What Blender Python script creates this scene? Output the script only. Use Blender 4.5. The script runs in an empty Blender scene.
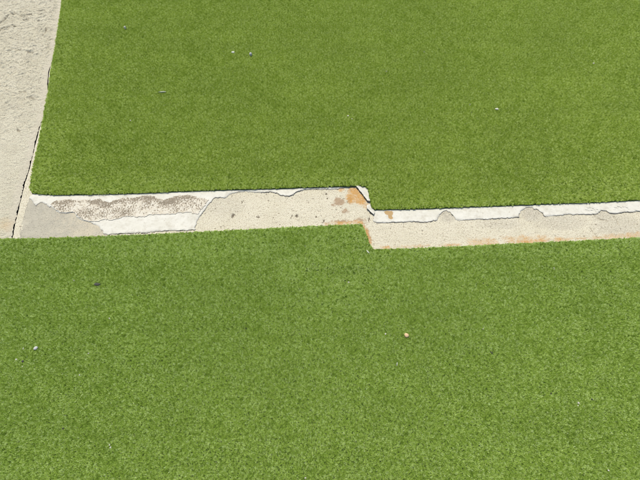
import bpy, bmesh, math, random
import numpy as np
from mathutils import Vector

SC = bpy.context.scene
COL = SC.collection
R = math.radians

# ------------------------------------------------------------------ camera, sky, sun, exposure
PITCH, CAM_H, FPX = 62.0, 1.55, 481.0
cd = bpy.data.cameras.new('camera'); cam = bpy.data.objects.new('camera', cd); COL.objects.link(cam)
cam.location = (0, 0, CAM_H); cam.rotation_euler = (R(90 - PITCH), 0, 0)
cd.sensor_width = 36; cd.lens = 36 * FPX / 640; cd.clip_end = 1000; cd.clip_start = 0.02
SC.camera = cam
SUN_EL, SUN_AZ = 64.0, -22.0          # azimuth from +Y (away from the viewer), negative = towards -X
w = bpy.data.worlds.new('World'); SC.world = w; w.use_nodes = True
wn = w.node_tree; wn.nodes.clear()
sky = wn.nodes.new('ShaderNodeTexSky'); sky.sky_type = 'NISHITA'; sky.sun_disc = False
sky.sun_elevation = R(SUN_EL); sky.sun_rotation = R(SUN_AZ)
bg = wn.nodes.new('ShaderNodeBackground'); bg.inputs[1].default_value = 0.12
wo = wn.nodes.new('ShaderNodeOutputWorld')
wn.links.new(sky.outputs[0], bg.inputs[0]); wn.links.new(bg.outputs[0], wo.inputs[0])
sd = bpy.data.lights.new('sun', 'SUN'); sd.energy = 4.2; sd.angle = R(0.53); sd.color = (1, .945, .83)
sun = bpy.data.objects.new('sun', sd); COL.objects.link(sun)
S = Vector((math.sin(R(SUN_AZ)) * math.cos(R(SUN_EL)), math.cos(R(SUN_AZ)) * math.cos(R(SUN_EL)), math.sin(R(SUN_EL))))
sun.rotation_euler = S.to_track_quat('Z', 'Y').to_euler(); sun.location = S * 8
vs = SC.view_settings; vs.view_transform = 'Standard'; vs.look = 'None'; vs.exposure = 0.5; vs.gamma = 1
vs.use_curve_mapping = False
SC.cycles.filter_width = 1.1

# ------------------------------------------------------------------ helpers
rng = np.random.default_rng(7); random.seed(7)

def P(u, v, z=0.0):
    """pixel of the photograph -> point on the horizontal plane at height z"""
    p = R(PITCH)
    d = np.array([u - 320, FPX * math.cos(p) + (240 - v) * math.sin(p), -FPX * math.sin(p) + (240 - v) * math.cos(p)])
    t = (z - CAM_H) / d[2]
    return np.array([d[0] * t, d[1] * t])

def PL(pts, z=0.0): return np.array([P(u, v, z) for u, v in pts])

_perm = np.random.default_rng(3).permutation(512)
_perm = np.concatenate([_perm, _perm]); _g = np.random.default_rng(4).uniform(0, 2 * math.pi, 512)
def noise2(x, y):
    """vectorised gradient noise, about -0.7..0.7"""
    x = np.asarray(x, float); y = np.asarray(y, float)
    xi = np.floor(x).astype(int); yi = np.floor(y).astype(int); fx = x - xi; fy = y - yi
    def gr(ix, iy, dx, dy):
        a = _g[_perm[(_perm[ix & 511] + iy) & 511]]
        return np.cos(a) * dx + np.sin(a) * dy
    u = fx**3 * (fx * (fx * 6 - 15) + 10); v = fy**3 * (fy * (fy * 6 - 15) + 10)
    n0 = gr(xi, yi, fx, fy) * (1 - u) + gr(xi + 1, yi, fx - 1, fy) * u
    n1 = gr(xi, yi + 1, fx, fy - 1) * (1 - u) + gr(xi + 1, yi + 1, fx - 1, fy - 1) * u
    return n0 * (1 - v) + n1 * v
def fbm(x, y, o=4, lac=2.1, g=.5):
    s = 0; a = 1
    for i in range(o):
        s = s + a * noise2(x + 17.3 * i, y - 9.1 * i); x = x * lac; y = y * lac; a *= g
    return s
def sstep(a, b, x):
    t = np.clip((x - a) / (b - a), 0, 1); return t * t * (3 - 2 * t)

def inside(poly, x, y):
    c = np.zeros(np.shape(x), bool); n = len(poly)
    for i in range(n):
        x0, y0 = poly[i]; x1, y1 = poly[(i + 1) % n]
        if y0 == y1: continue
        c ^= ((y0 > y) != (y1 > y)) & (x < (x1 - x0) * (y - y0) / (y1 - y0) + x0)
    return c
def polydist(poly, x, y, closed=True):
    d = np.full(np.shape(x), 1e9); n = len(poly)
    for i in range(n if closed else n - 1):
        a = poly[i]; b = poly[(i + 1) % n]; ab = b - a; L = max(ab @ ab, 1e-12)
        t = np.clip(((x - a[0]) * ab[0] + (y - a[1]) * ab[1]) / L, 0, 1)
        d = np.minimum(d, np.hypot(x - a[0] - t * ab[0], y - a[1] - t * ab[1]))
    return d
def signed(poly, x, y): return np.where(inside(poly, x, y), 1, -1) * polydist(poly, x, y)

def tag(o, label=None, cat=None, group=None, kind=None):
    if label: o['label'] = label
    if cat: o['category'] = cat
    if group: o['group'] = group
    if kind: o['kind'] = kind
    return o
def link(name, me, mat=None, parent=None):
    o = bpy.data.objects.new(name, me); COL.objects.link(o)
    if mat: me.materials.append(mat)
    if parent: o.parent = parent
    return o
def empty(name, loc=(0, 0, 0)):
    o = bpy.data.objects.new(name, None); COL.objects.link(o); o.location = loc; o.empty_display_size = .02
    return o
def mesh_np(name, V, F, smooth=False, attrs=None):
    me = bpy.data.meshes.new(name); V = np.asarray(V, float)
    if isinstance(F, np.ndarray):
        n, k = F.shape
        me.vertices.add(len(V)); me.vertices.foreach_set('co', V.ravel())
        me.loops.add(n * k); me.loops.foreach_set('vertex_index', F.ravel().astype(np.int32))
        me.polygons.add(n); me.polygons.foreach_set('loop_start', np.arange(0, n * k, k, dtype=np.int32))
        me.update(calc_edges=True)
    else:
        me.from_pydata(V.tolist(), [], [list(f) for f in F])
    if smooth: me.polygons.foreach_set('use_smooth', np.ones(len(me.polygons), bool))
    for k, a in (attrs or {}).items():
        at = me.attributes.new(k, 'FLOAT', 'POINT'); at.data.foreach_set('value', np.asarray(a, np.float32).ravel())
    me.validate(); me.update()
    return me
def grid_mesh(name, X, Y, Z, attrs=None, wall=None):
    """a height field; wall = index of the column of faces that drops into the joint (own material, sharp edge)"""
    h, wd = X.shape; i = np.arange(h * wd).reshape(h, wd)
    F = np.stack([i[:-1, :-1], i[:-1, 1:], i[1:, 1:], i[1:, :-1]], -1)
    if wall is None: return mesh_np(name, np.stack([X, Y, Z], -1).reshape(-1, 3), F.reshape(-1, 4), True, attrs)
    keep = [c for c in range(wd - 1) if c not in wall]
    F = np.concatenate([F[:, keep].reshape(-1, 4), F[:, wall[0]]]); nw = h - 1
    me = mesh_np(name, np.stack([X, Y, Z], -1).reshape(-1, 3), F, True, attrs)
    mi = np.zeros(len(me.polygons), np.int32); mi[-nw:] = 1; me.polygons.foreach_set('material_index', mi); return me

# ------------------------------------------------------------------ materials
class NT:
    def __init__(s, name, rough=.85, spec=.3):
        s.m = bpy.data.materials.new(name); s.m.use_nodes = True; s.t = s.m.node_tree
        s.b = s.t.nodes['Principled BSDF']; s.b.inputs['Roughness'].default_value = rough
        s.b.inputs['Specular IOR Level'].default_value = spec
    def n(s, typ, **kw):
        x = s.t.nodes.new(typ)
        for k, v in kw.items(): setattr(x, k, v)
        return x
    def l(s, a, b): s.t.links.new(a, b)
    def pos(s): return s.n('ShaderNodeNewGeometry').outputs['Position']
    def noise(s, scale, detail=3, rough=.55, vec=None, dist=0):
        x = s.n('ShaderNodeTexNoise'); x.inputs['Scale'].default_value = scale; x.inputs['Detail'].default_value = detail
        x.inputs['Roughness'].default_value = rough; x.inputs['Distortion'].default_value = dist
        s.l(vec if vec else s.pos(), x.inputs['Vector']); return x.outputs['Fac']
    def mapr(s, v, a, b, c=0, d=1):
        x = s.n('ShaderNodeMapRange'); s.l(v, x.inputs[0])
        for i, q in enumerate((a, b, c, d)): x.inputs[i + 1].default_value = q
        return x.outputs[0]
    def math(s, op, a, b=None):
        x = s.n('ShaderNodeMath', operation=op)
        for i, q in enumerate((a, b)):
            if q is None: continue
            if isinstance(q, (int, float)): x.inputs[i].default_value = q
            else: s.l(q, x.inputs[i])
        return x.outputs[0]
    def mix(s, f, a, b, mode='MIX'):
        x = s.n('ShaderNodeMix', data_type='RGBA', blend_type=mode)
        for i, q in ((0, f), (6, a), (7, b)):
            if isinstance(q, (int, float)): x.inputs[i].default_value = q
            elif isinstance(q, tuple): x.inputs[i].default_value = (*q, 1)
            else: s.l(q, x.inputs[i])
        return x.outputs[2]
    def attr(s, name): return s.n('ShaderNodeAttribute', attribute_name=name).outputs['Fac']
    def color(s, c): s.l(c, s.b.inputs['Base Color'])
    def bump(s, h, strength=.4, dist=.002):
        x = s.n('ShaderNodeBump'); x.inputs['Strength'].default_value = strength; x.inputs['Distance'].default_value = dist
        s.l(h, x.inputs['Height']); s.l(x.outputs[0], s.b.inputs['Normal'])

CREAM = (.385, .352, .258)
def floor_material():
    k = NT('weathered_concrete', .9, .2)
    c = k.mix(k.mapr(k.noise(14, 4), .35, .7), CREAM, (.425, .392, .30))
    br = k.math('ADD', k.noise(120, 6, .85), -.5)
    def stain(name, col, soft=.5, amt=.9, amp=1.2):
        v = k.math('ADD', k.attr(name), k.math('MULTIPLY', br, amp))
        v = k.math('MULTIPLY', v, k.mapr(k.attr(name), .02, .3))
        return k.mapr(v, .5 - soft / 2, .5 + soft / 2, 0, amt), col
    a = stain('grey', (.255, .235, .185), .9, .75, 1.8); c = k.mix(a[0], c, a[1])
    c = k.mix(k.mapr(k.noise(210, 3, .7), .45, .62, .0, .7), c, (.48, .448, .36))            # pale sand grains
    c = k.mix(k.mapr(k.noise(250, 3, .75), .535, .64, 0, .85), c, (.165, .135, .09))          # dark grains
    c = k.mix(k.mapr(k.noise(105, 2, .5), .66, .70, 0, .8), c, (.12, .095, .065))            # larger dark grains
    a = stain('tan', (.225, .15, .088), .5, .8, 2.2); c = k.mix(a[0], c, a[1])
    a = stain('rust', (.345, .19, .055), .95, .92, 3.2); c = k.mix(k.math('MULTIPLY', a[0], k.mapr(k.math('ADD', k.math('MULTIPLY', k.noise(230, 3, .7), .5), k.math('MULTIPLY', k.noise(65, 4, .7), .5)), .36, .50, .3, 1)), c, a[1])
    a = stain('dirt', (.10, .08, .055), .5, .85, .9); c = k.mix(a[0], c, a[1])
    k.color(c)
    k.bump(k.math('ADD', k.noise(300, 3, .6), k.math('MULTIPLY', k.noise(90, 3), 1.2)), .7, .002)
    return k.m
def slab_material():
    k = NT('rough_concrete', .92, .2)
    c = k.mix(k.mapr(k.noise(9, 4), .35, .7), (.42, .392, .292), (.475, .445, .345))
    c = k.mix(k.mapr(k.noise(20, 6, .75), .50, .68, 0, .5), c, (.30, .278, .215))
    c = k.mix(k.mapr(k.noise(190, 3, .7), .45, .62, 0, .6), c, (.42, .385, .30))
    c = k.mix(k.mapr(k.noise(240, 3, .8), .535, .64, 0, .85), c, (.17, .14, .098))
    c = k.mix(k.math('MULTIPLY', k.attr('pit'), .6), c, (.14, .115, .08))
    c = k.mix(k.mapr(k.math('ADD', k.attr('margin'), k.math('MULTIPLY', k.math('ADD', k.noise(60, 4, .7), -.5), 1.2)), .3, .9, 0, .6), c, (.42, .38, .30))
    c = k.mix(k.mapr(k.math('ADD', k.attr('rust'), k.math('MULTIPLY', k.math('ADD', k.noise(40, 4, .7), -.5), 1.2)), .2, 1.0, 0, .4), c, (.40, .27, .12))
    k.color(c)
    k.bump(k.math('ADD', k.noise(260, 3, .65), k.math('MULTIPLY', k.noise(75, 3), 1.5)), 1.0, .0045)
    return k.m
def cement_material():
    k = NT('grey_cement', .85, .25)
    c = k.mix(k.mapr(k.noise(16, 5, .7), .32, .68), (.24, .225, .18), (.325, .30, .232))
    c = k.mix(k.mapr(k.math('ADD', k.attr('warm'), k.math('MULTIPLY', k.math('ADD', k.noise(38, 6, .78), -.5), 2.0)), .15, .8, 0, .85), c, (.375, .33, .24))
    c = k.mix(k.mapr(k.noise(230, 3, .75), .535, .65, 0, .75), c, (.15, .13, .095))
    c = k.mix(k.mapr(k.noise(200, 3, .7), .58, .68, 0, .5), c, (.41, .375, .29))
    k.color(c); k.bump(k.noise(170, 4, .65), .5, .0018); return k.m
def coat_material():
    k = NT('white_skim_coat', .7, .3)
    c = k.mix(k.mapr(k.noise(22, 5, .65), .4, .7), (.445, .43, .375), (.40, .382, .32))
    c = k.mix(k.mapr(k.noise(150, 3, .75), .62, .70, 0, .7), c, (.22, .19, .145))
    c = k.mix(k.mapr(k.noise(30, 5, .75), .50, .70, 0, .75), c, (.31, .285, .228))
    v = k.math('ADD', k.attr('rust'), k.math('MULTIPLY', k.math('ADD', k.noise(120, 4, .7), -.5), 1.2))
    c = k.mix(k.mapr(v, .35, .6, 0, .9), c, (.27, .165, .05))
    k.color(c); k.bump(k.noise(120, 5, .65), .45, .0016); return k.m
def simple(name, c0, c1, scale, rough=.85, bs=.3, bd=.001, spec=.3):
    k = NT(name, rough, spec)
    k.color(k.mix(k.mapr(k.noise(scale, 3), .35, .65), c0, c1)); k.bump(k.noise(scale * 1.7, 3), bs, bd); return k.m
def pile_material():
    k = NT('turf_fibre', .5, .18)
    t = k.attr('tint')
    r = k.n('ShaderNodeValToRGB'); k.l(t, r.inputs[0])
    e = r.color_ramp.elements
    e[0].position = 0; e[0].color = (.15, .235, .027, 1)
    e[1].position = 1; e[1].color = (.66, .76, .36, 1)
    for p, c in ((.35, (.288, .42, .053, 1)), (.72, (.45, .56, .125, 1))):
        x = e.new(p); x.color = c
    c = r.outputs[0]
    big = k.math('ADD', k.math('MULTIPLY', k.noise(3.0, 4, .6), .6), k.math('MULTIPLY', k.noise(14, 3, .6), .4))  # broad brush shading of the pile, painted as patches of tint
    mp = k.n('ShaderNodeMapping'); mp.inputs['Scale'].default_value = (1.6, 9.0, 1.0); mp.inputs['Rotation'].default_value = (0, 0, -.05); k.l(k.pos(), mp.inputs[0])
    streak = k.noise(1.0, 4, .6, mp.outputs[0])                                               # brushed rows: shading of leaning pile put into the tint
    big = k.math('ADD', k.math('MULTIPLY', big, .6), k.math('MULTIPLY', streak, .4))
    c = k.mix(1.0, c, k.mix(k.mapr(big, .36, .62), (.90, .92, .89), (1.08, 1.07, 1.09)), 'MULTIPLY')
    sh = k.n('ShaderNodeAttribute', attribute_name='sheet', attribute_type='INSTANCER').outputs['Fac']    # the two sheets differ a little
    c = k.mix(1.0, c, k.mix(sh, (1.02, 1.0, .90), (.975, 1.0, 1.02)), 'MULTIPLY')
    k.color(c)
    tr = k.n('ShaderNodeBsdfTranslucent'); k.l(c, tr.inputs[0])
    mx = k.n('ShaderNodeMixShader'); mx.inputs[0].default_value = .5
    out = k.t.nodes['Material Output']
    k.l(k.b.outputs[0], mx.inputs[1]); k.l(tr.outputs[0], mx.inputs[2]); k.l(mx.outputs[0], out.inputs[0])
    return k.m
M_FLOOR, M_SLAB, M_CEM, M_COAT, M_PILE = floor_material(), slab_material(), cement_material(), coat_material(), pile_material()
M_SOIL_SHADE = simple('joint_dirt_and_shade', (.016, .013, .01), (.03, .024, .017), 120)  # dirt in the joint; on its side walls also shade painted in
M_EDGE = simple('soiled_broken_edge', (.13, .095, .062), (.30, .26, .20), 90)
M_GROUND = simple('dusty_concrete', (.30, .26, .19), (.36, .315, .235), 3)
M_BACK = simple('turf_backing', (.04, .065, .02), (.06, .085, .03), 90)
def adhesive_material():
    k = NT('adhesive_residue', .85, .25)
    br_ = k.mix(k.mapr(k.noise(110, 4, .7), .3, .7), (.125, .104, .073), (.225, .19, .14))
    pale = k.mix(k.mapr(k.noise(60, 4, .7), .35, .65), (.45, .42, .35), (.395, .352, .275))
    k.color(k.mix(k.attr('cream'), br_, pale)); k.bump(k.noise(190, 3, .7), .5, .0015); return k.m
M_ADH = adhesive_material()

# ------------------------------------------------------------------ outlines taken from the photograph
FAR_Y, NEAR_Y, RIGHT_X, LEFT_X = 4.2, -0.7, 2.7, -2.4
up_edge = [(62, 0), (58.5, 25), (54.5, 50), (50.5, 72), (48.5, 90), (45.5, 105), (41, 130), (37.5, 148), (33.5, 165), (31, 178), (29.5, 188), (32, 193.2),
           (45, 194.6), (60, 195), (100, 194.4), (150, 193), (180, 191.6), (220, 190), (250, 189.3), (280, 188.6), (310, 187.3), (340, 186.6), (358, 186),
           (365, 186.4), (368, 189), (369.4, 197), (371.2, 207), (375, 209.8), (420, 209), (460, 207.3), (500, 206), (560, 203.6), (600, 202.2), (640, 200.2), (760, 195.3), (1100, 181)]
lo_edge = [(-330, 249.5), (-100, 241.5), (0, 238), (40, 237.6), (100, 235.4), (150, 233.6), (200, 231), (240, 229), (280, 227), (330, 224.6), (355, 223.6), (362.5, 223.8), (364.5, 228),
           (368, 238), (371, 245.5), (374, 248.6), (420, 247.4), (460, 245.6), (500, 243.6), (560, 240.9), (600, 239), (640, 236.7), (760, 231.6), (1100, 217)]
ue = PL(up_edge, .006); le = PL(lo_edge, .0125)
d0 = ue[0] - ue[2]; d0 = d0 / d0[1]
upper_poly = np.vstack([ue, [[RIGHT_X, ue[-1][1] + .02], [RIGHT_X, FAR_Y], ue[0] + d0 * (FAR_Y - ue[0][1])]])
upper_poly = upper_poly[(upper_poly[:, 0] <= RIGHT_X + 1e-6)]
le = le[(le[:, 0] <= RIGHT_X) & (le[:, 0] >= LEFT_X)]
lower_poly = np.vstack([le, [[RIGHT_X, le[-1][1] + .01], [RIGHT_X, NEAR_Y], [LEFT_X, NEAR_Y], [LEFT_X, le[0][1] - .01]]])

# joint between the rough slab and the floor: x as a function of y
crack_px = [(62.9, 0), (59.4, 25), (55.2, 50), (49.0, 72), (47.9, 84), (48.4, 92), (46.4, 105), (42.2, 121), (39.6, 128), (37.4, 135), (33.6, 153), (29.2, 170), (25.3, 182), (21, 199), (17.2, 215), (12.8, 236)]
ck = PL(crack_px)[::-1]
s0 = (ck[1] - ck[0]); s0 = s0[0] / s0[1]
ck = np.vstack([[ck[0][0] + s0 * (-1.0 - ck[0][1]), -1.0], ck, [ck[-1][0] + d0[0] * (5 - ck[-1][1]), 5.0]])
y_a, y_b = P(37, 138)[1], P(43, 108)[1]
def crack_x(y): return np.interp(y, ck[:, 1], ck[:, 0]) + .0022 * noise2(y * 55, 3.3 + 0 * y) + .0014 * noise2(y * 160, 8.8 + 0 * y)
def crack_w(y):
    base = .0036 + .0056 * noise2(y * 48, 1.7 + 0 * y) + .0050 * noise2(y * 170, 5.7 + 0 * y)
    return np.maximum(.0004, base) * (1 - sstep(y_a, y_b, y)) + .0004 + .0035 * sstep(P(46, 95)[1], P(47, 88)[1], y) * (1 - sstep(P(50, 72)[1], P(52, 60)[1], y))

# ------------------------------------------------------------------ the setting
# ground sheet far below the concrete, reaching the horizon
V = [(-300, -300, -.06), (300, -300, -.06), (300, 300, -.06), (-300, 300, -.06)]
tag(link('ground', mesh_np('ground', V, [(0, 1, 2, 3)]), M_GROUND), kind='structure')

def spaced(a, b, fine0, fine1, st, coarse):
    out = []
    if fine0 > a: out.append(np.arange(a, fine0, coarse))
    out.append(np.arange(fine0, fine1, st))
    if b > fine1: out.append(np.arange(fine1, b, coarse))
    return np.unique(np.concatenate(out + [[b]]))

# rough slab left of the joint
ys = spaced(-1.0, 5.0, .70, 2.35, .0030, .05)
ss = np.concatenate([np.arange(0, .75, .0030), np.arange(.75, 4, .08), [4.]])
Yg, Sg = np.meshgrid(ys, ss, indexing='ij')
edge = crack_x(ys) - crack_w(ys)
Xg = edge[:, None] - Sg
a = R(14)
rx, ry = Xg * math.cos(a) + Yg * math.sin(a), -Xg * math.sin(a) + Yg * math.cos(a)
rough = sstep(.002, .035, Sg) * (.22 + .68 * sstep(1.15, 1.7, Yg))
qx, qy = .03 * fbm(Xg * 14, Yg * 14, 2), .03 * fbm(Xg * 14 + 50, Yg * 14, 2)
rid = fbm((rx + qx) * 30, (ry + qy) * 52, 5, 2.1, .6)
Zg = rough * (.0034 * rid + .0052 * fbm((Xg + qx) * 80, (Yg + qy) * 95, 4, 2.1, .68)) + .0016 * fbm(Xg * 150, Yg * 150, 2)
scratch = np.clip(-fbm((rx + qx) * 11 + 40, (ry + qy) * 42 + 7, 5, 2.1, .62) - .30, 0, 1) * rough
Zg -= .012 * np.clip(scratch, 0, .3)
pit = np.clip(scratch * 1.3, 0, 1) * sstep(-.1, .3, fbm(Xg * 90, Yg * 90, 2))
for (pts, wd) in [(((-4, 25), (1, 22), (6, 17.5), (10, 14), (14.5, 12.6)), .006), (((38, 11), (44, 10.4)), .005), (((20, 16), (27, 15), (31, 14)), .0035),
                  (((-3, 31), (4, 27.5), (10, 26.8), (16, 25.8)), .0045), (((24, 20), (28, 19)), .005), (((36, 21.5), (39, 20.5)), .004), (((43, 35), (46, 31), (46.5, 28)), .0045),
                  (((27, 51.5), (33, 52.5)), .005), (((17, 50), (22, 49.5)), .004), (((30, 97), (33, 99)), .005), (((20, 92), (24, 91.5)), .004), (((18, 130), (19, 131)), .005)]:
    q = PL(pts); dd = polydist(q, Xg, Yg, False) + .007 * noise2(Xg * 110, Yg * 110) + .004 * noise2(Xg * 260, Yg * 260)
    g = 1 - sstep(wd * .3, wd * 1.3, dd); Zg -= .007 * g; pit = np.maximum(pit, .55 * g)
dipq = 1 - sstep(0, .008, Sg)
Zg -= .001 * dipq
margin = 1 - sstep(.012, .04, Sg + .012 * noise2(Xg * 30, Yg * 30))
rustl = np.clip(1 - np.hypot((Xg - P(6, 225)[0]) / .06, (Yg - P(6, 225)[1]) / .05), 0, 1)
# vertical face of the slab down into the joint, coloured dark to deepen the gap's shade
ex = lambda A: np.hstack([A[:, :1], A[:, :1], A])
Xg, Yg = ex(Xg), ex(Yg); Zg = np.hstack([np.full((len(ys), 1), -.055), Zg[:, :1], Zg]); nc = Xg.shape[1]
slab = link('concrete_slab', grid_mesh('concrete_slab', Xg[:, ::-1], Yg[:, ::-1], Zg[:, ::-1], dict(pit=ex(pit)[:, ::-1], margin=ex(margin)[:, ::-1], rust=ex(rustl)[:, ::-1]), [nc - 2, nc - 3]), M_SLAB); slab.data.materials.append(M_SOIL_SHADE)
tag(slab, kind='structure')

# dirt lying in the joint
yj = np.arange(-1, 5, .01)
Vj = []
for k_, off in enumerate((-.03, .03)):
    Vj.append(np.stack([crack_x(yj) + off, yj, np.full(len(yj), -.040) + .004 * noise2(yj * 60, 2.2 * k_ + 0 * yj)], -1))
nj = len(yj); Fj = np.array([(i, nj + i, nj + i + 1, i + 1) for i in range(nj - 1)])
tag(link('joint_dirt', mesh_np('joint_dirt', np.vstack(Vj), Fj, True), M_SOIL_SHADE), kind='structure')

# floor right of the joint: a finely modelled strip where it lies bare, plain under the turf
y0, y1 = min(le[:, 1]) + .05, max(ue[3:, 1])
yl = P(640, 250)[1]; strip_lo, strip_hi = P(0, 250)[1] - .02, P(640, 183)[1] + .03
ys = spaced(-1.0, 5.0, strip_lo, strip_hi, .0025, .04)
ss = np.concatenate([np.arange(0, 2.35, .0025), np.arange(2.35, 4.6, .02)])
Yg, Sg = np.meshgrid(ys, ss, indexing='ij')
Xg = crack_x(ys)[:, None] + Sg
Zg = .0012 * fbm(Xg * 45, Yg * 45, 3) + .0007 * fbm(Xg * 170, Yg * 170, 2)
pits = np.clip(fbm(Xg * 120, Yg * 120, 3) - .44, 0, 1); Zg -= .012 * pits
grey = np.zeros_like(Xg); tan = np.zeros_like(Xg); rust = np.zeros_like(Xg); dirt = np.clip(pits * 3, 0, .8)
WX, WY = .008 * fbm(Xg * 55, Yg * 55 + 31, 4, 2.2, .65), .008 * fbm(Xg * 55 + 71, Yg * 55, 4, 2.2, .65)
def blob(A, u, v, ru, rv, amt=1.0, rot=0.0):
    c = P(u, v); sx = np.linalg.norm(P(u + ru, v) - c); sy = np.linalg.norm(P(u, v - rv) - c)
    dx, dy = Xg + WX - c[0], Yg + WY - c[1]; cr, sr = math.cos(rot), math.sin(rot)
    d = np.hypot((dx * cr + dy * sr) / sx, (-dx * sr + dy * cr) / sy)
    np.maximum(A, amt * (1 - sstep(.35, 1.35, d)), out=A)
def band(A, pts, wpx, amt=1.0):
    q = PL(pts); wd = wpx * .0037
    np.maximum(A, amt * (1 - sstep(wd * .2, wd * 1.2, polydist(q, Xg + WX, Yg + WY, False))) * (.62 + .9 * fbm(Xg * 22, Yg * 22, 3)), out=A)
# rust and tan marks at the stepped end
blob(rust, 354, 191, 6, 4, 1.4); blob(rust, 361, 199, 7, 6, 1.5); blob(rust, 351, 198, 5, 6, 1.2); blob(rust, 358, 194, 5, 4, 1.0); blob(rust, 341, 190, 4, 2, .7)
blob(rust, 366, 206, 4, 3, .6)
blob(tan, 339, 202, 6.5, 4.2, 1.1); blob(tan, 350, 200, 3, 5, .85); blob(tan, 345.5, 211, 4, 3, .8); blob(tan, 333, 205, 3, 1.6, .8)
band(tan, [(332, 214), (336, 213), (340, 208)], 1.2, .8)
band(tan, [(322, 222.5), (335, 222), (350, 220.5), (362, 219.5), (366, 222)], 2.6, .95); band(tan, [(364, 222), (367, 232), (371, 243)], 2.6, .95)
band(rust, [(326, 224.5), (350, 222.5), (362, 222), (367, 234), (372, 247), (392, 248.5)], 2.6, .95)
# rust along the lower edge of the right-hand run
band(rust, [(470, 243), (500, 241), (530, 239), (552, 238.5)], 6.5, .6); band(rust, [(515, 242), (545, 240), (560, 239)], 3.5, .95)
band(rust, [(380, 248), (470, 244), (640, 236)], 2.2, .55); band(rust, [(604, 236), (640, 234)], 3, .5)
# greyer skin in the bites and on the far right
blob(grey, 447, 216, 9, 7, .9); blob(grey, 532, 214, 12, 8, 1.0); blob(grey, 604, 216, 14, 8, .75); blob(grey, 560, 222, 30, 9, .6); blob(grey, 500, 224, 26, 6, .5)
blob(grey, 620, 226, 30, 12, .6); blob(grey, 225, 206, 26, 14, .42)
# small knocks and hairlines
for (u, v, r_) in [(233, 215.5, 1.8), (242.5, 201.5, 1.0), (297, 216.5, 2.0), (292, 216, 1.0), (324, 221, 1.0), (316, 217, .8), (326, 194, .8), (327, 199, .7), (422.5, 231, .9), (258, 217, .8), (369, 219.5, 1.3), (445, 240, .8), (268, 201, .7), (370.5, 213, 1.0)]:
    blob(dirt, u, v, r_, r_ * .9, 1.15); blob(grey, u, v, r_ * 1.3, r_ * 1.2, .7)
    c = P(u, v); Zg -= .004 * (1 - sstep(.2, 1.4, np.hypot(Xg - c[0], Yg - c[1]) / (r_ * .0038)))
for pts in [((593, 214), (597, 217.5), (601, 219.5), (606, 220.3), (607.5, 221.3)), ((590, 227.5), (594, 233), (598.5, 238.5)), ((614, 216), (617, 220), (618, 224))]:
    q = PL(pts); dd = polydist(q, Xg, Yg, False) + .0012 * noise2(Xg * 130, Yg * 130)
    g = 1 - sstep(.0004, .0026, dd); Zg -= .004 * g; np.maximum(dirt, g * .6, out=dirt)
Zg -= .0008 * (1 - sstep(0, .006, Sg))
Xg, Yg = ex(Xg), ex(Yg); Zg = np.hstack([np.full((len(ys), 1), -.055), Zg[:, :1], Zg])
floor = link('concrete_floor', grid_mesh('concrete_floor', Xg, Yg, Zg, dict(grey=ex(grey), tan=ex(tan), rust=ex(rust), dirt=ex(dirt)), [0, 1]), M_FLOOR); floor.data.materials.append(M_SOIL_SHADE)
tag(floor, kind='structure')

# ------------------------------------------------------------------ thin layers lying on the floor
def resample(poly, step, jit, seed, keep=None, closed=True):
    """walk an outline in short steps and roughen it; keep(p) -> True leaves that stretch straight"""
    out = []; n = len(poly); ph = seed * 13.7
    L = 0
    for i in range(n if closed else n - 1):
        a = poly[i]; b = poly[(i + 1) % n]; ab = b - a; ln = np.linalg.norm(ab); m = max(1, int(ln / step))
        nr = np.array([ab[1], -ab[0]]) / max(ln, 1e-9)
        for j in range(m):
            p = a + ab * j / m
            if not (keep and keep(p)):
                p = p + nr * jit * (1.1 * noise2(L * 28, ph + 2) + noise2(L * 60, ph) + .8 * noise2(L * 190, ph + 5) + .6 * noise2(L * 420, ph + 9) + .35 * rng.normal())
            out.append(p); L += ln / m
    return np.array(out)

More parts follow.
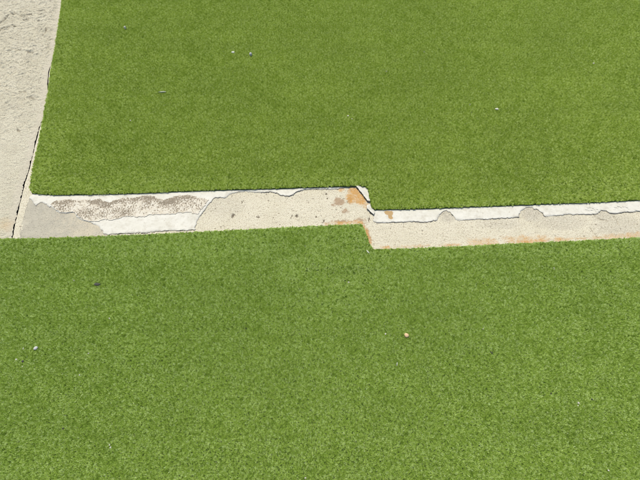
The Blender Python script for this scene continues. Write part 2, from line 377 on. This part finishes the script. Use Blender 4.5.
def plate(name, poly, z0, thick, mat, parent=None, seed=1, lift=None, attrs=None, dz=.0007, cell=.006, lip=.5, rim=0.0):
    """a thin broken sheet: filled outline with a grid of inner points, chamfered rim and side wall"""
    from mathutils.geometry import delaunay_2d_cdt
    poly = np.asarray(poly); n = len(poly)
    x0, y0 = poly.min(0); x1, y1 = poly.max(0)
    gx, gy = np.meshgrid(np.arange(x0, x1, cell), np.arange(y0, y1, cell)); gx = gx.ravel() + rng.uniform(-.3, .3, gx.size) * cell; gy = gy.ravel() + rng.uniform(-.3, .3, gy.size) * cell
    ok = signed(poly, gx, gy) > cell * .55
    pts = [Vector(p) for p in poly] + [Vector((a_, b_)) for a_, b_ in zip(gx[ok], gy[ok])]
    vv, ee, ff, *_ = delaunay_2d_cdt(pts, [], [list(range(n))], 1, 1e-7)
    A = np.array([(v.x, v.y) for v in vv])
    sdist = polydist(poly, A[:, 0], A[:, 1])
    z = z0 + thick - lip * .0012 * (1 - sstep(0, .004, sdist)) + dz * fbm(A[:, 0] * 70, A[:, 1] * 70 + seed, 3)
    z = z - rim * np.clip(.25 + 1.8 * noise2(A[:, 0] * 26, A[:, 1] * 26 + seed), 0, 1) * (1 - sstep(.0, .007, sdist))
    low = np.zeros(len(A))
    if lift is not None: low = lift(A[:, 0], A[:, 1]); z = z + low
    V = [tuple((a_[0], a_[1], zz)) for a_, zz in zip(A, z)]; F = [tuple(f) for f in ff]
    # side wall from boundary edges
    from collections import Counter
    cnt = Counter(); dirn = {}
    for f in F:
        for i in range(len(f)):
            e = (f[i], f[(i + 1) % len(f)]); kx = tuple(sorted(e)); cnt[kx] += 1; dirn[kx] = e
    vid = {}
    def bot(i):
        if i not in vid:
            vid[i] = len(V); V.append((A[i][0], A[i][1], z0 + low[i] * .85 - .0012))
        return vid[i]
    for kx, c_ in cnt.items():
        if c_ == 1:
            p, q = dirn[kx]; F.append((q, p, bot(p), bot(q)))
    at = {}
    for k_, fn in (attrs or {}).items():
        va = np.array([v[:2] for v in V]); at[k_] = fn(va[:, 0], va[:, 1])
    me = mesh_np(name, V, F, False, at)
    sm = np.zeros(len(me.polygons), bool); sm[:len(ff)] = True; me.polygons.foreach_set('use_smooth', sm)
    o = link(name, me, mat, parent)
    if mat is M_COAT:
        me.materials.append(M_EDGE); mi = np.ones(len(me.polygons), np.int32); mi[:len(ff)] = 0; me.polygons.foreach_set('material_index', mi)
    return o

# grey cement patch, part of the floor
cem = PL([(30.5, 197), (34.5, 200.5), (37, 199), (60, 199), (76, 210), (100, 222), (110, 231), (108, 240), (60, 242), (18.2, 242), (19.5, 232), (22, 222), (25, 211), (27.5, 202)])
cem = resample(cem, .006, .0016, 2)
plate('cement_patch', cem, 0.0, .0011, M_CEM, floor, 2, dz=.0004, cell=.01, lip=.8,
      attrs=dict(warm=lambda x, y: .95 * sstep(P(34, 225)[0], P(90, 230)[0], x) * (0.55 + .45 * noise2(x * 30, y * 30)) + .25 * np.clip(noise2(x * 50, y * 50), 0, 1)))['label'] = 'smooth grey cement patch beside the dark joint'

no_rust = dict(rust=lambda x, y: np.zeros(len(x)))
# left-hand coat
cA = [(28.8, 196.4), (31, 199), (33.5, 202.5), (36, 205.7), (38.5, 203), (42, 202.4), (46, 203.8), (49.2, 206.6), (51, 206.2), (53, 208), (56, 211), (60, 213), (66, 213.4), (71, 212), (73.5, 212.6), (76, 215), (79, 218.5), (83, 220.4),
      (88, 221.6), (94, 224.2), (99, 227.5), (102.5, 231), (102.3, 233.2), (104.5, 234.4), (115, 234), (130, 233.4), (148, 232.4), (160, 231.3), (172, 230.7), (186, 230), (195, 229.6),
      (195.4, 226), (197, 220.5), (201, 214), (206, 207.6), (211, 201.5), (214.5, 198), (219, 197.6), (224.5, 197.7), (228, 195.5), (231.5, 193.3), (236, 192), (244, 191.6), (251, 191.7), (256, 192.6), (263, 192.2), (271, 191.5),
      (275.5, 193), (280, 195), (285, 196), (289, 196.3), (292.5, 194.6), (296.5, 191.8), (301, 190.4), (308, 189.4), (318, 189.2), (330, 189.2), (337, 188.7), (345, 187.6), (351, 186.8)]
cA = PL(cA, .003); top = np.array([[cA[-1][0] + .01, cA[-1][1] + .035], [P(200, 186)[0], P(200, 186)[1]], [cA[0][0] + .02, cA[0][1] + .03]])
def covered(p): return signed(upper_poly, np.array([p[0]]), np.array([p[1]]))[0] > .004
cA = resample(np.vstack([cA, top]), .0022, .0027, 5, covered)
low_line = PL([(104, 234), (148, 232), (195, 229)])
def liftA(x, y):
    l1 = .0018 * (1 - sstep(.0, .018, polydist(low_line, x, y, False))) * (.1 + 1.6 * noise2(x * 22, y * 9))
    l2 = .0016 * (1 - sstep(.0, .012, polydist(PL([(262, 192), (281, 195), (289, 196.3), (300, 190)]), x, y, False)))
    return np.clip(l1, 0, 1) + l2
coatA = plate('skim_coat', cA, .0, .0026, M_COAT, None, 5, liftA, no_rust, lip=.15, rim=.0024, cell=.0045)
tag(coatA, 'long flaking white skim coat with brown adhesive residue, reaching the grey cement patch', 'skim coat')

# brown adhesive on it and the pale combed ridges over the brown
def edge_up(pts, z=.0055): return PL(pts, z)
br_poly = edge_up([(50, 203.5), (54, 201), (60, 199.6), (68, 199.2), (76, 199.6), (80, 200.2), (86, 199.4), (94, 199.8), (99, 198.6), (104, 201), (110, 201.5), (114, 199.6), (121, 197.6), (126, 198.4), (132, 197.2), (138, 195.8),
                   (146, 194.8), (153, 195.2), (156, 197.4), (164, 199.2), (170, 197.6), (176, 196), (184, 193.8), (190, 195), (197, 197), (205, 199), (209, 199.5), (207, 202), (203, 206.5), (199.5, 211), (198, 213.6),
                   (194, 213.4), (190, 212.2), (184, 212.5), (178, 213.2), (173, 214.6), (168, 213.6), (160, 214), (150, 214.2), (144, 216.6), (138, 217), (130, 216.4), (122, 217), (117, 219), (111, 220), (104, 219.5), (98, 221), (92, 221.3),
                   (86, 220.4), (80, 217.8), (76.5, 214.4), (73, 211.6), (66, 212.4), (60, 212), (55, 208.8)])
br_out = resample(br_poly, .0025, .0034, 8)
br_out = br_out[signed(cA, br_out[:, 0], br_out[:, 1]) > .0012]
kx_ = int(np.argmax(br_poly[:, 0])) + 1; top_px = br_poly[:kx_]; bot_px = np.vstack([br_poly[kx_:][::-1], br_poly[kx_ - 1:kx_]]); bot_px = bot_px[np.argsort(bot_px[:, 0])]
def cream(x, y):
    """how far the pale combed coat still covers the brown: 0 in the brown band, 1 on the pale ridges"""
    ty = np.interp(x, top_px[:, 0], top_px[:, 1]); by = np.interp(x, bot_px[:, 0], bot_px[:, 1]); f = (ty - y) / np.maximum(ty - by, 1e-4)
    bw = .25 + .26 * noise2(x * 22, 4.4 + 0 * x) + .16 * noise2(x * 70, 9.4 + 0 * x)
    bias = -.33 + .54 * sstep(bw - .16, bw + .20, f) + .62 * np.clip(fbm(x * 17 + 3, y * 24 + 11, 3), -.6, .6) + .30 * (1 - sstep(.02, .12, f)) + .35 * sstep(.9, 1.0, f)
    n = 1.15 * noise2(x * 250 + 1.5 * noise2(x * 40, y * 40), y * 120) + .6 * noise2(x * 360, y * 260 + 7)
    n = n + (.20 * np.cos(2 * math.pi * (x + .003 * noise2(x * 25, y * 25)) / .0056) + .12 * np.cos(2 * math.pi * (y + .003 * noise2(x * 25 + 8, y * 25)) / .0075)) * (.6 + noise2(x * 14, y * 14 + 2))
    return sstep(-.12, .18, n + bias)
plate('adhesive_bed', br_out, .0022, .0010, M_ADH, coatA, 8, lambda x, y: liftA(x, y) + .0014 * cream(x, y), dz=.0004, cell=.0012, lip=.2, attrs=dict(cream=cream))['label'] = 'brown adhesive residue under pale combed ridges'

# right-hand coat
cB = [(373.5, 214.8), (374, 217), (373, 219.5), (374, 221.4), (377.5, 222.6), (386, 222.4), (396, 221.9), (406, 221.6), (414, 221.2), (422, 221.9), (430, 221.2), (438, 220.5), (438.4, 218.6), (439.2, 215.6), (441.4, 213.5), (442.6, 211.2), (446.2, 210), (448.6, 211.4), (450.6, 212.1), (452.2, 214.8), (454.9, 216.7), (455.6, 218.8),
      (457.4, 220.2), (468, 219.6), (476, 219.2), (487, 219), (494, 218.6), (500, 218.5), (512, 217.8), (518.8, 216.8), (519, 214.6), (520.7, 212.6), (521.2, 210.4), (523.8, 209.3), (525.6, 207.4), (529, 207.2), (532.4, 206.9), (534.8, 208.9), (538, 209.4), (540.2, 211.7), (542.9, 212.8), (543.4, 214.7), (545.4, 216.2), (553, 215.6), (562, 215),
      (569, 214), (578, 214.4), (590, 214.4), (598, 213.4), (598.6, 211.8), (600.5, 211.1), (602, 209.8), (604.6, 210.5), (606.6, 210.6), (608, 212.3), (612, 213), (621, 212.7), (630, 212.2), (633.5, 212), (637, 211.2), (643, 211), (660, 210.8), (690, 209.8), (700, 207), (712, 205.6), (722, 208.2), (760, 206.5), (850, 203), (1000, 196.5)]
cB = PL(cB, .003); topB = np.array([[cB[-1][0], cB[-1][1] + .10], [P(376, 203)[0], P(376, 203)[1]], [P(373.6, 209)[0], P(373.6, 209)[1]]])
cB = resample(np.vstack([cB, topB]), .0022, .0027, 11, covered)
lbl = PL([(378, 222.5), (420, 221.5), (437, 220.5)]); lbr = PL([(487, 219), (560, 215), (590, 214.5), (598, 213.5)])
def liftB(x, y):
    return .0016 * (1 - sstep(0, .02, polydist(lbl, x, y, False))) * np.clip(.4 + 1.4 * noise2(x * 24, y + 5), 0, 1) + .0016 * (1 - sstep(0, .015, polydist(lbr, x, y, False))) * np.clip(.4 + 1.4 * noise2(x * 20, y), 0, 1) \
        + .0016 * (1 - sstep(0, .015, polydist(PL([(608, 212), (630, 212.2)]), x, y, False)))
def rustB(x, y):
    r = np.zeros(len(x)); x = x + .006 * fbm(x * 110, y * 110, 3); y = y + .005 * fbm(x * 110 + 9, y * 110, 3)
    for u, v, ru, rv in ((389, 212.5, 5, 2.4), (390.5, 216.5, 2.6, 3.4)):
        c = P(u, v, .004); r = np.maximum(r, 1 - sstep(.5, 1.3, np.hypot((x - c[0]) / (ru * .0037), (y - c[1]) / (rv * .0042))))
    return r
coatB = plate('skim_coat', cB, .0, .0026, M_COAT, None, 11, liftB, dict(rust=rustB), lip=.15, cell=.0038, rim=.0024)
tag(coatB, 'straight white skim coat with rounded bites broken out of its edge', 'skim coat')
# loosened crumbs around the blistered spots of the coat
def crumb(parent, u, v, r_, seed, z=.0046, th=.0011, stretch=1.5):
    c = P(u, v, .005); m = 7; an = np.arange(m) * 2 * math.pi / m
    rr = r_ * .0037 * np.random.default_rng(seed).uniform(.65, 1.2, m)
    Vb = [(c[0] + rr[i] * stretch * math.cos(an[i]), c[1] + rr[i] * math.sin(an[i]), z) for i in range(m)]
    Vt = [(c[0] + (x_ - c[0]) * .8, c[1] + (y_ - c[1]) * .8, z + th) for x_, y_, _ in Vb]
    F = [(i, (i + 1) % m, m + (i + 1) % m, m + i) for i in range(m)] + [tuple(range(m, 2 * m))]
    return link('crumb', mesh_np('crumb', Vb + Vt, F), M_COAT, parent)
sd_ = 100
zB = .0027 + .0002
for u, v, r_ in [(586.5, 209, .9), (588, 207.2, 1.0), (590.5, 206.9, .9), (593, 207.5, .9), (595, 209.3, .8), (592, 209.6, .8), (589, 210, .9), (596.3, 211.3, .8), (597.5, 209, .6),
                 (614.8, 209.5, 1.0), (615.8, 206.8, 1.1), (618.6, 205.7, 1.2), (621.4, 206.7, 1.0), (624, 206.1, 1.0), (627, 207, .9), (629.4, 208.6, 1.1), (631.5, 210.4, 1.0), (636, 209.6, .9), (638.6, 210.2, .9)]:
    sd_ += 1; crumb(coatB, u, v, r_, sd_, zB)

# two loose flakes curling up at the stepped corner
fA = resample(PL([(355.6, 186.6), (358, 185), (367, 185.6), (370, 190), (370.6, 197), (369.6, 201.4), (367.6, 201.2), (364.6, 198), (361.6, 193.6), (358.8, 190)], .006), .0025, .0018, 21)
edA = PL([(356, 187), (360.5, 192.2), (364.6, 198), (368, 201.5)], .006)
o = plate('loose_flake', fA, .001, .0015, M_COAT, None, 21, lambda x, y: .0085 * (1 - sstep(0, .024, polydist(edA, x, y, False))), no_rust, dz=.0003, cell=.004, lip=.2)
tag(o, 'white flake curling up over the orange rust stain', 'paint flake')
fB = resample(PL([(366.8, 204.6), (370.4, 203), (373, 207), (375.6, 212), (374, 214.8), (370.4, 212), (366.8, 208)], .006), .0025, .0015, 23)
edB = PL([(366.6, 206.6), (370.4, 212), (373.6, 215)], .006)
o = plate('loose_flake', fB, .001, .0015, M_COAT, None, 23, lambda x, y: .006 * (1 - sstep(0, .016, polydist(edB, x, y, False))), no_rust, dz=.0003, cell=.004, lip=.2)
tag(o, 'small white flake pointing at the stepped corner of the right-hand skim coat', 'paint flake')

# ------------------------------------------------------------------ artificial turf
PILE = .0085
def tuft(rg, cx, cy, V, F, T, n, scale=1.0):
    t0 = np.clip(rg.normal(.46, .22), .05, .95); lx, ly = rg.normal(0, .28, 2)
    for _ in range(n):
        an = rg.uniform(0, 2 * math.pi); H = PILE * rg.uniform(.62, 1.0) * scale; wd = rg.uniform(.00042, .00072) * scale
        r0 = rg.uniform(0, .0021); bx, by = cx + math.cos(an) * r0, cy + math.sin(an) * r0
        a1 = an + rg.normal(0, .7); lat = rg.uniform(.0003, .0020); tip = rg.uniform(.0012, .0027) * scale; a2 = a1 + rg.normal(0, .9)
        kx, ky = bx + math.cos(a1) * lat + lx * .003, by + math.sin(a1) * lat + ly * .003     # where the fibre folds over
        ex_, ey_ = kx + math.cos(a2) * tip, ky + math.sin(a2) * tip; hz = H + tip * rg.uniform(-.55, .55)
        sx, sy = -math.sin(a2) * wd, math.cos(a2) * wd; tw = rg.normal(0, .45) * wd
        b0 = len(V)
        for (px, py, pz, ww, tz) in ((bx, by, 0, .8, 0), (kx, ky, H * .92, 1.0, tw), (ex_, ey_, hz, .6, tw)):
            V.append((px - sx * ww, py - sy * ww, pz - tz)); V.append((px + sx * ww, py + sy * ww, pz + tz))
        F.append((b0, b0 + 1, b0 + 3, b0 + 2)); F.append((b0 + 2, b0 + 3, b0 + 5, b0 + 4))
        tb = float(np.clip(t0 + rg.normal(0, .17) + (.45 if rg.random() < .025 else 0), 0, 1)); T += [tb] * 6
TILE, TSP, NB = .10, .0040, 12
def tile_mesh(seed):
    rg = np.random.default_rng(seed); V, F, T = [], [], []; n = int(TILE / TSP)
    for i in range(n):
        for j in range(n):
            tuft(rg, (i + .5 + rg.uniform(-.36, .36)) * TILE / n - TILE / 2, (j + .5 + rg.uniform(-.36, .36)) * TILE / n - TILE / 2, V, F, T, NB)
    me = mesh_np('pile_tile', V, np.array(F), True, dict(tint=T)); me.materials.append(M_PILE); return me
def tuft_mesh(seed):
    rg = np.random.default_rng(seed); V, F, T = [], [], []; tuft(rg, 0, 0, V, F, T, NB + 2)
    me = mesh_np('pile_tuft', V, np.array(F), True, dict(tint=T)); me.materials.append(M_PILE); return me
NT_TILE, NT_TUFT = 6, 12
protos = [bpy.data.objects.new('pile_source', tile_mesh(500 + i)) for i in range(NT_TILE)] + [bpy.data.objects.new('pile_source', tuft_mesh(600 + i)) for i in range(NT_TUFT)]

def scatter_group():
    g = bpy.data.node_groups.new('turf_pile', 'GeometryNodeTree')
    g.interface.new_socket('Geometry', in_out='INPUT', socket_type='NodeSocketGeometry'); g.interface.new_socket('Geometry', in_out='OUTPUT', socket_type='NodeSocketGeometry')
    gi, go = g.nodes.new('NodeGroupInput'), g.nodes.new('NodeGroupOutput')
    def named(nm, typ):
        a_ = g.nodes.new('GeometryNodeInputNamedAttribute'); a_.data_type = typ; a_.inputs['Name'].default_value = nm
        return [o_ for o_ in a_.outputs if o_.enabled and o_.name == 'Attribute'][0]
    join = g.nodes.new('GeometryNodeJoinGeometry')
    kind = named('pick', 'INT'); rot = named('turn', 'FLOAT_VECTOR'); scl = named('size', 'FLOAT')
    for i, p in enumerate(protos):
        oi = g.nodes.new('GeometryNodeObjectInfo'); oi.inputs['Object'].default_value = p; oi.inputs['As Instance'].default_value = False
        cmp_ = g.nodes.new('FunctionNodeCompare'); cmp_.data_type = 'INT'; cmp_.operation = 'EQUAL'
        ins = [s for s in cmp_.inputs if s.enabled]; g.links.new(kind, ins[0]); ins[1].default_value = i
        iop = g.nodes.new('GeometryNodeInstanceOnPoints')
        g.links.new(gi.outputs[0], iop.inputs['Points']); g.links.new(cmp_.outputs[0], iop.inputs['Selection'])
        g.links.new(oi.outputs['Geometry'], iop.inputs['Instance']); g.links.new(rot, iop.inputs['Rotation']); g.links.new(scl, iop.inputs['Scale'])
        g.links.new(iop.outputs[0], join.inputs[0])
    g.links.new(join.outputs[0], go.inputs[0]); return g
GRP = scatter_group()

crease = PL([(308, 272), (325, 270), (345, 269), (371, 268.5)])
def turf_z(x, y, lower):
    z = .0008 * fbm(x * 5, y * 5, 2)
    if lower: z = z + .0045 * np.exp(-(polydist(crease, x, y, False) / .022) ** 2)
    return z
BACK = .0048
def turf(poly, lower, label, seed):
    root = empty('artificial_turf', (float(poly[:, 0].mean()), float(poly[:, 1].mean()), 0.0)); ox, oy = root.location[:2]
    tag(root, label, 'artificial turf', 'two sheets of artificial turf')
    # backing: gridded sheet with a solid rim
    out = resample(poly, .02, .0010, seed)
    o = plate('backing', out - np.array([ox, oy]), .001, BACK - .001, M_BACK, root, seed, lambda x, y: turf_z(x + ox, y + oy, lower), dz=0, cell=.045, lip=.1)
    rg = np.random.default_rng(seed)
    x0, y0_ = poly.min(0); x1, y1_ = poly.max(0)
    tx, ty = np.meshgrid(np.arange(x0 - TILE, x1 + TILE, TILE), np.arange(y0_ - TILE, y1_ + TILE, TILE)); tx, ty = tx.ravel(), ty.ravel()
    sg = signed(poly, tx, ty); full = sg > TILE * .74
    if lower: full &= polydist(crease, tx, ty, False) > .11
    part = (~full) & (sg > -TILE * .74)
    pts, pick, turn, size = [], [], [], []
    fx, fy = tx[full], ty[full]; nf = len(fx)
    pts.append(np.stack([fx, fy, BACK + turf_z(fx, fy, lower) - .0004], -1)); pick.append(rg.integers(0, NT_TILE, nf))
    turn.append(np.stack([np.zeros(nf), np.zeros(nf), rg.integers(0, 4, nf) * math.pi / 2], -1)); size.append(np.ones(nf))
    n = int(TILE / TSP); k_ = (np.arange(n) + .5) / n * TILE - TILE / 2
    px = (tx[part][:, None, None] + k_[None, :, None] + 0 * k_[None, None, :]).ravel(); py = (ty[part][:, None, None] + 0 * k_[None, :, None] + k_[None, None, :]).ravel()
    px = px + rg.uniform(-.36, .36, len(px)) * TSP; py = py + rg.uniform(-.36, .36, len(py)) * TSP
    e = signed(poly, px, py) + .0022 * noise2(px * 45, py * 45) + .0016 * noise2(px * 160, py * 160)
    ok = e > .0004; px, py, e = px[ok], py[ok], e[ok]; m = len(px)
    pts.append(np.stack([px, py, BACK + turf_z(px, py, lower) - .0004], -1)); pick.append(rg.integers(NT_TILE, NT_TILE + NT_TUFT, m))
    turn.append(np.stack([rg.normal(0, .05, m), rg.normal(0, .05, m), rg.uniform(0, 6.28, m)], -1)); size.append(rg.uniform(.92, 1.08, m) * (.85 + .15 * sstep(.002, .012, e)))
    if lower: size[-1] = size[-1] * (1 - .22 * np.exp(-((polydist(crease, px, py, False) + .010 * noise2(px * 30, py * 30)) / .016) ** 2))
    A = np.concatenate(pts); A[:, 0] -= ox; A[:, 1] -= oy
    me = bpy.data.meshes.new('pile'); me.vertices.add(len(A)); me.vertices.foreach_set('co', A.ravel())
    me.attributes.new('pick', 'INT', 'POINT').data.foreach_set('value', np.concatenate(pick).astype(np.int32))
    me.attributes.new('turn', 'FLOAT_VECTOR', 'POINT').data.foreach_set('vector', np.concatenate(turn).astype(np.float32).ravel())
    me.attributes.new('size', 'FLOAT', 'POINT').data.foreach_set('value', np.concatenate(size).astype(np.float32))
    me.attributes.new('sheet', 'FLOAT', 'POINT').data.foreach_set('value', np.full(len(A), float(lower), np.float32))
    me.materials.append(M_PILE); me.update()
    p = link('pile', me, None, root); tag(p, kind='stuff')
    md = p.modifiers.new('pile', 'NODES'); md.node_group = GRP
    return root
turf(upper_poly, False, 'green artificial turf sheet bordered by the rough concrete slab and both skim coats', 31)
turf(lower_poly, True, 'green artificial turf sheet with a faint crease and a tan pebble on it', 32)

# ------------------------------------------------------------------ pebbles and litter on the turf
def rock_mesh(seed, r_, sx=1, sy=1, sz=.7, sub=2):
    bm = bmesh.new(); bmesh.ops.create_icosphere(bm, subdivisions=sub, radius=1); rg = np.random.default_rng(seed)
    dirs = rg.normal(0, 1, (7, 3)); dirs /= np.linalg.norm(dirs, axis=1)[:, None]; cut = rg.uniform(.62, .95, 7)
    for v in bm.verts:
        p = np.array(v.co)
        for d_, c_ in zip(dirs, cut):
            q = p @ d_
            if q > c_: p = p - d_ * (q - c_) * .85
        v.co = Vector((p[0] * sx * r_, p[1] * sy * r_, p[2] * sz * r_))
    me = bpy.data.meshes.new('pebble'); bm.to_mesh(me); bm.free(); return me
M_TAN = simple('tan_stone', (.42, .28, .15), (.50, .36, .21), 300)
M_GREY = simple('grey_stone', (.33, .32, .31), (.43, .42, .40), 300)
M_WHT = simple('white_stone', (.36, .36, .28), (.43, .42, .35), 300)
M_DRK = simple('dark_stone', (.03, .03, .025), (.06, .06, .045), 300)
M_PLAS = simple('clear_scrap', (.34, .36, .27), (.42, .43, .34), 200, rough=.4)
TOP = BACK + PILE * .80
def pebble(u, v, rpx, mat, label, seed, sx=1, sy=1, sz=.75, sink=.35, rot=0, name='pebble', cat='pebble', group=None):
    c = P(u, v, TOP); mpp = np.linalg.norm(P(u + 1, v, TOP) - c); r_ = rpx * mpp
    z = TOP + r_ * sz * (1 - 2 * sink) * .8
    o = link(name, rock_mesh(seed, r_, sx, sy, sz), mat); o.location = (c[0], c[1], z); o.rotation_euler = (0, 0, rot)
    return tag(o, label, cat, group)
pebble(406.2, 335.5, 2.6, M_TAN, 'tan pebble on the turf with the faint crease', 1, sz=.8, sink=.15)
pebble(36, 348.4, 2.0, M_GREY, 'pale grey angular pebble on the turf near white specks', 2, 1.1, .9, sink=.2, rot=.6)
pebble(125.4, 28.8, 1.4, M_WHT, 'white pebble alone on the turf near the rough slab', 3, .9, .9, 1.3, sink=.05)
pebble(250.8, 55.2, 1.6, M_GREY, 'grey pebble casting a black shadow beside a flat pale chip', 4, .9, 1, 1.2, sink=.05)
pebble(233, 52.6, 1.5, M_PLAS, 'flat pale chip beside the grey pebble', 5, 1.2, .9, .6, sink=.2)
pebble(97.2, 284.3, 2.2, M_DRK, 'dark bit of dirt pressed into the creased turf', 6, 1.4, .8, .55, sink=.35, name='dirt_clod', cat='dirt')
pebble(162.3, 92.3, 2.6, M_PLAS, 'thin pale curved sliver lying on the turf', 7, 1.6, .24, .3, sink=.05, rot=.06, name='litter_sliver', cat='litter')
pebble(496.6, 109.4, 1.6, M_WHT, 'white stone chip on the turf sheet beside the rough slab', 8, 1.3, .8, .6, sink=.15)
pebble(22.8, 361.3, 1.2, M_DRK, 'tiny dark speck beside the pale grey pebble', 9, 1, 1, .6, name='dirt_clod', cat='dirt', sink=.2)
pebble(397, 364, 1.5, M_PLAS, 'pale splinter lying on the turf below the tan pebble', 11, .4, 1.5, .5, sink=.05, rot=-.15, name='litter_sliver', cat='litter')
pebble(368, 252, 1.3, M_PLAS, 'pale shred lying just below the stepped corner', 10, 1.9, .5, .4, sink=.1, rot=-.9, name='litter_sliver', cat='litter')
for i, (u, v, r_) in enumerate([(16.2, 359.4, 1.2), (23.4, 348.6, 1.0), (22.6, 366.6, .9), (88.5, 353.5, .95), (79.5, 375, 1.0), (74, 280.5, 1.0), (109.5, 318.5, 1.0), (348.6, 282.4, 1.1), (348, 116, 1.2), (352, 119, 1.0), (593.5, 63.5, 1.2), (470, 104.5, 1.0),
                                (578.5, 403, 1.3), (578, 405.5, .9), (608.5, 470.5, 1.2), (110.5, 447.5, 1.3), (109.6, 445, 1.0), (305.5, 478, 1.2), (424, 52, 1.0), (130.5, 120.5, 1.0), (386.5, 71.5, 1.0), (554, 268, 1.0), (483, 329, .9), (385.5, 334, 1.2)]):
    pebble(u, v, r_ * .72, M_WHT, 'tiny white stone chip caught in the green turf pile', 40 + i, 1.2, .9, .6, sink=.2, rot=i * 1.3, name='stone_chip', cat='stone chip', group='tiny white chips on the turf')
for i, (u, v, r_) in enumerate([(63, 428.5, .9), (551, 393.5, .95), (246, 328.5, .8), (492, 353, .9), (490.5, 352, .7), (592, 399.5, .8)]):
    pebble(u, v, r_, M_DRK, 'tiny black speck sunk in the green turf pile', 80 + i, 1.2, .9, .6, sink=.25, rot=i * 1.1, name='dirt_speck', cat='dirt', group='tiny black specks on the turf')

# fine sand caught in the pile: nobody could count it
rg = np.random.default_rng(77); Vs, Fs = [], []
n = 0
while n < 900:
    x, y = rg.uniform(-2.2, 2.5), rg.uniform(-.3, 3.6)
    if not (inside(upper_poly, x, y) or inside(lower_poly, x, y)): continue
    n += 1; r_ = rg.uniform(.0008, .0019); b0 = len(Vs); z = TOP - .0002
    q = rg.uniform(.7, 1.2, (6, 3)) * r_
    for d_, e_ in zip(((1, 0, 0), (-1, 0, 0), (0, 1, 0), (0, -1, 0), (0, 0, 1), (0, 0, -1)), q): Vs.append((x + d_[0] * e_[0], y + d_[1] * e_[1], z + d_[2] * e_[2]))
    for a_, b_, c_ in ((0, 2, 4), (2, 1, 4), (1, 3, 4), (3, 0, 4), (2, 0, 5), (1, 2, 5), (3, 1, 5), (0, 3, 5)): Fs.append((b0 + a_, b0 + b_, b0 + c_))
tag(link('sand_grains', mesh_np('sand_grains', Vs, np.array(Fs)), M_WHT), 'fine pale sand grains scattered over the green turf', 'sand', kind='stuff')
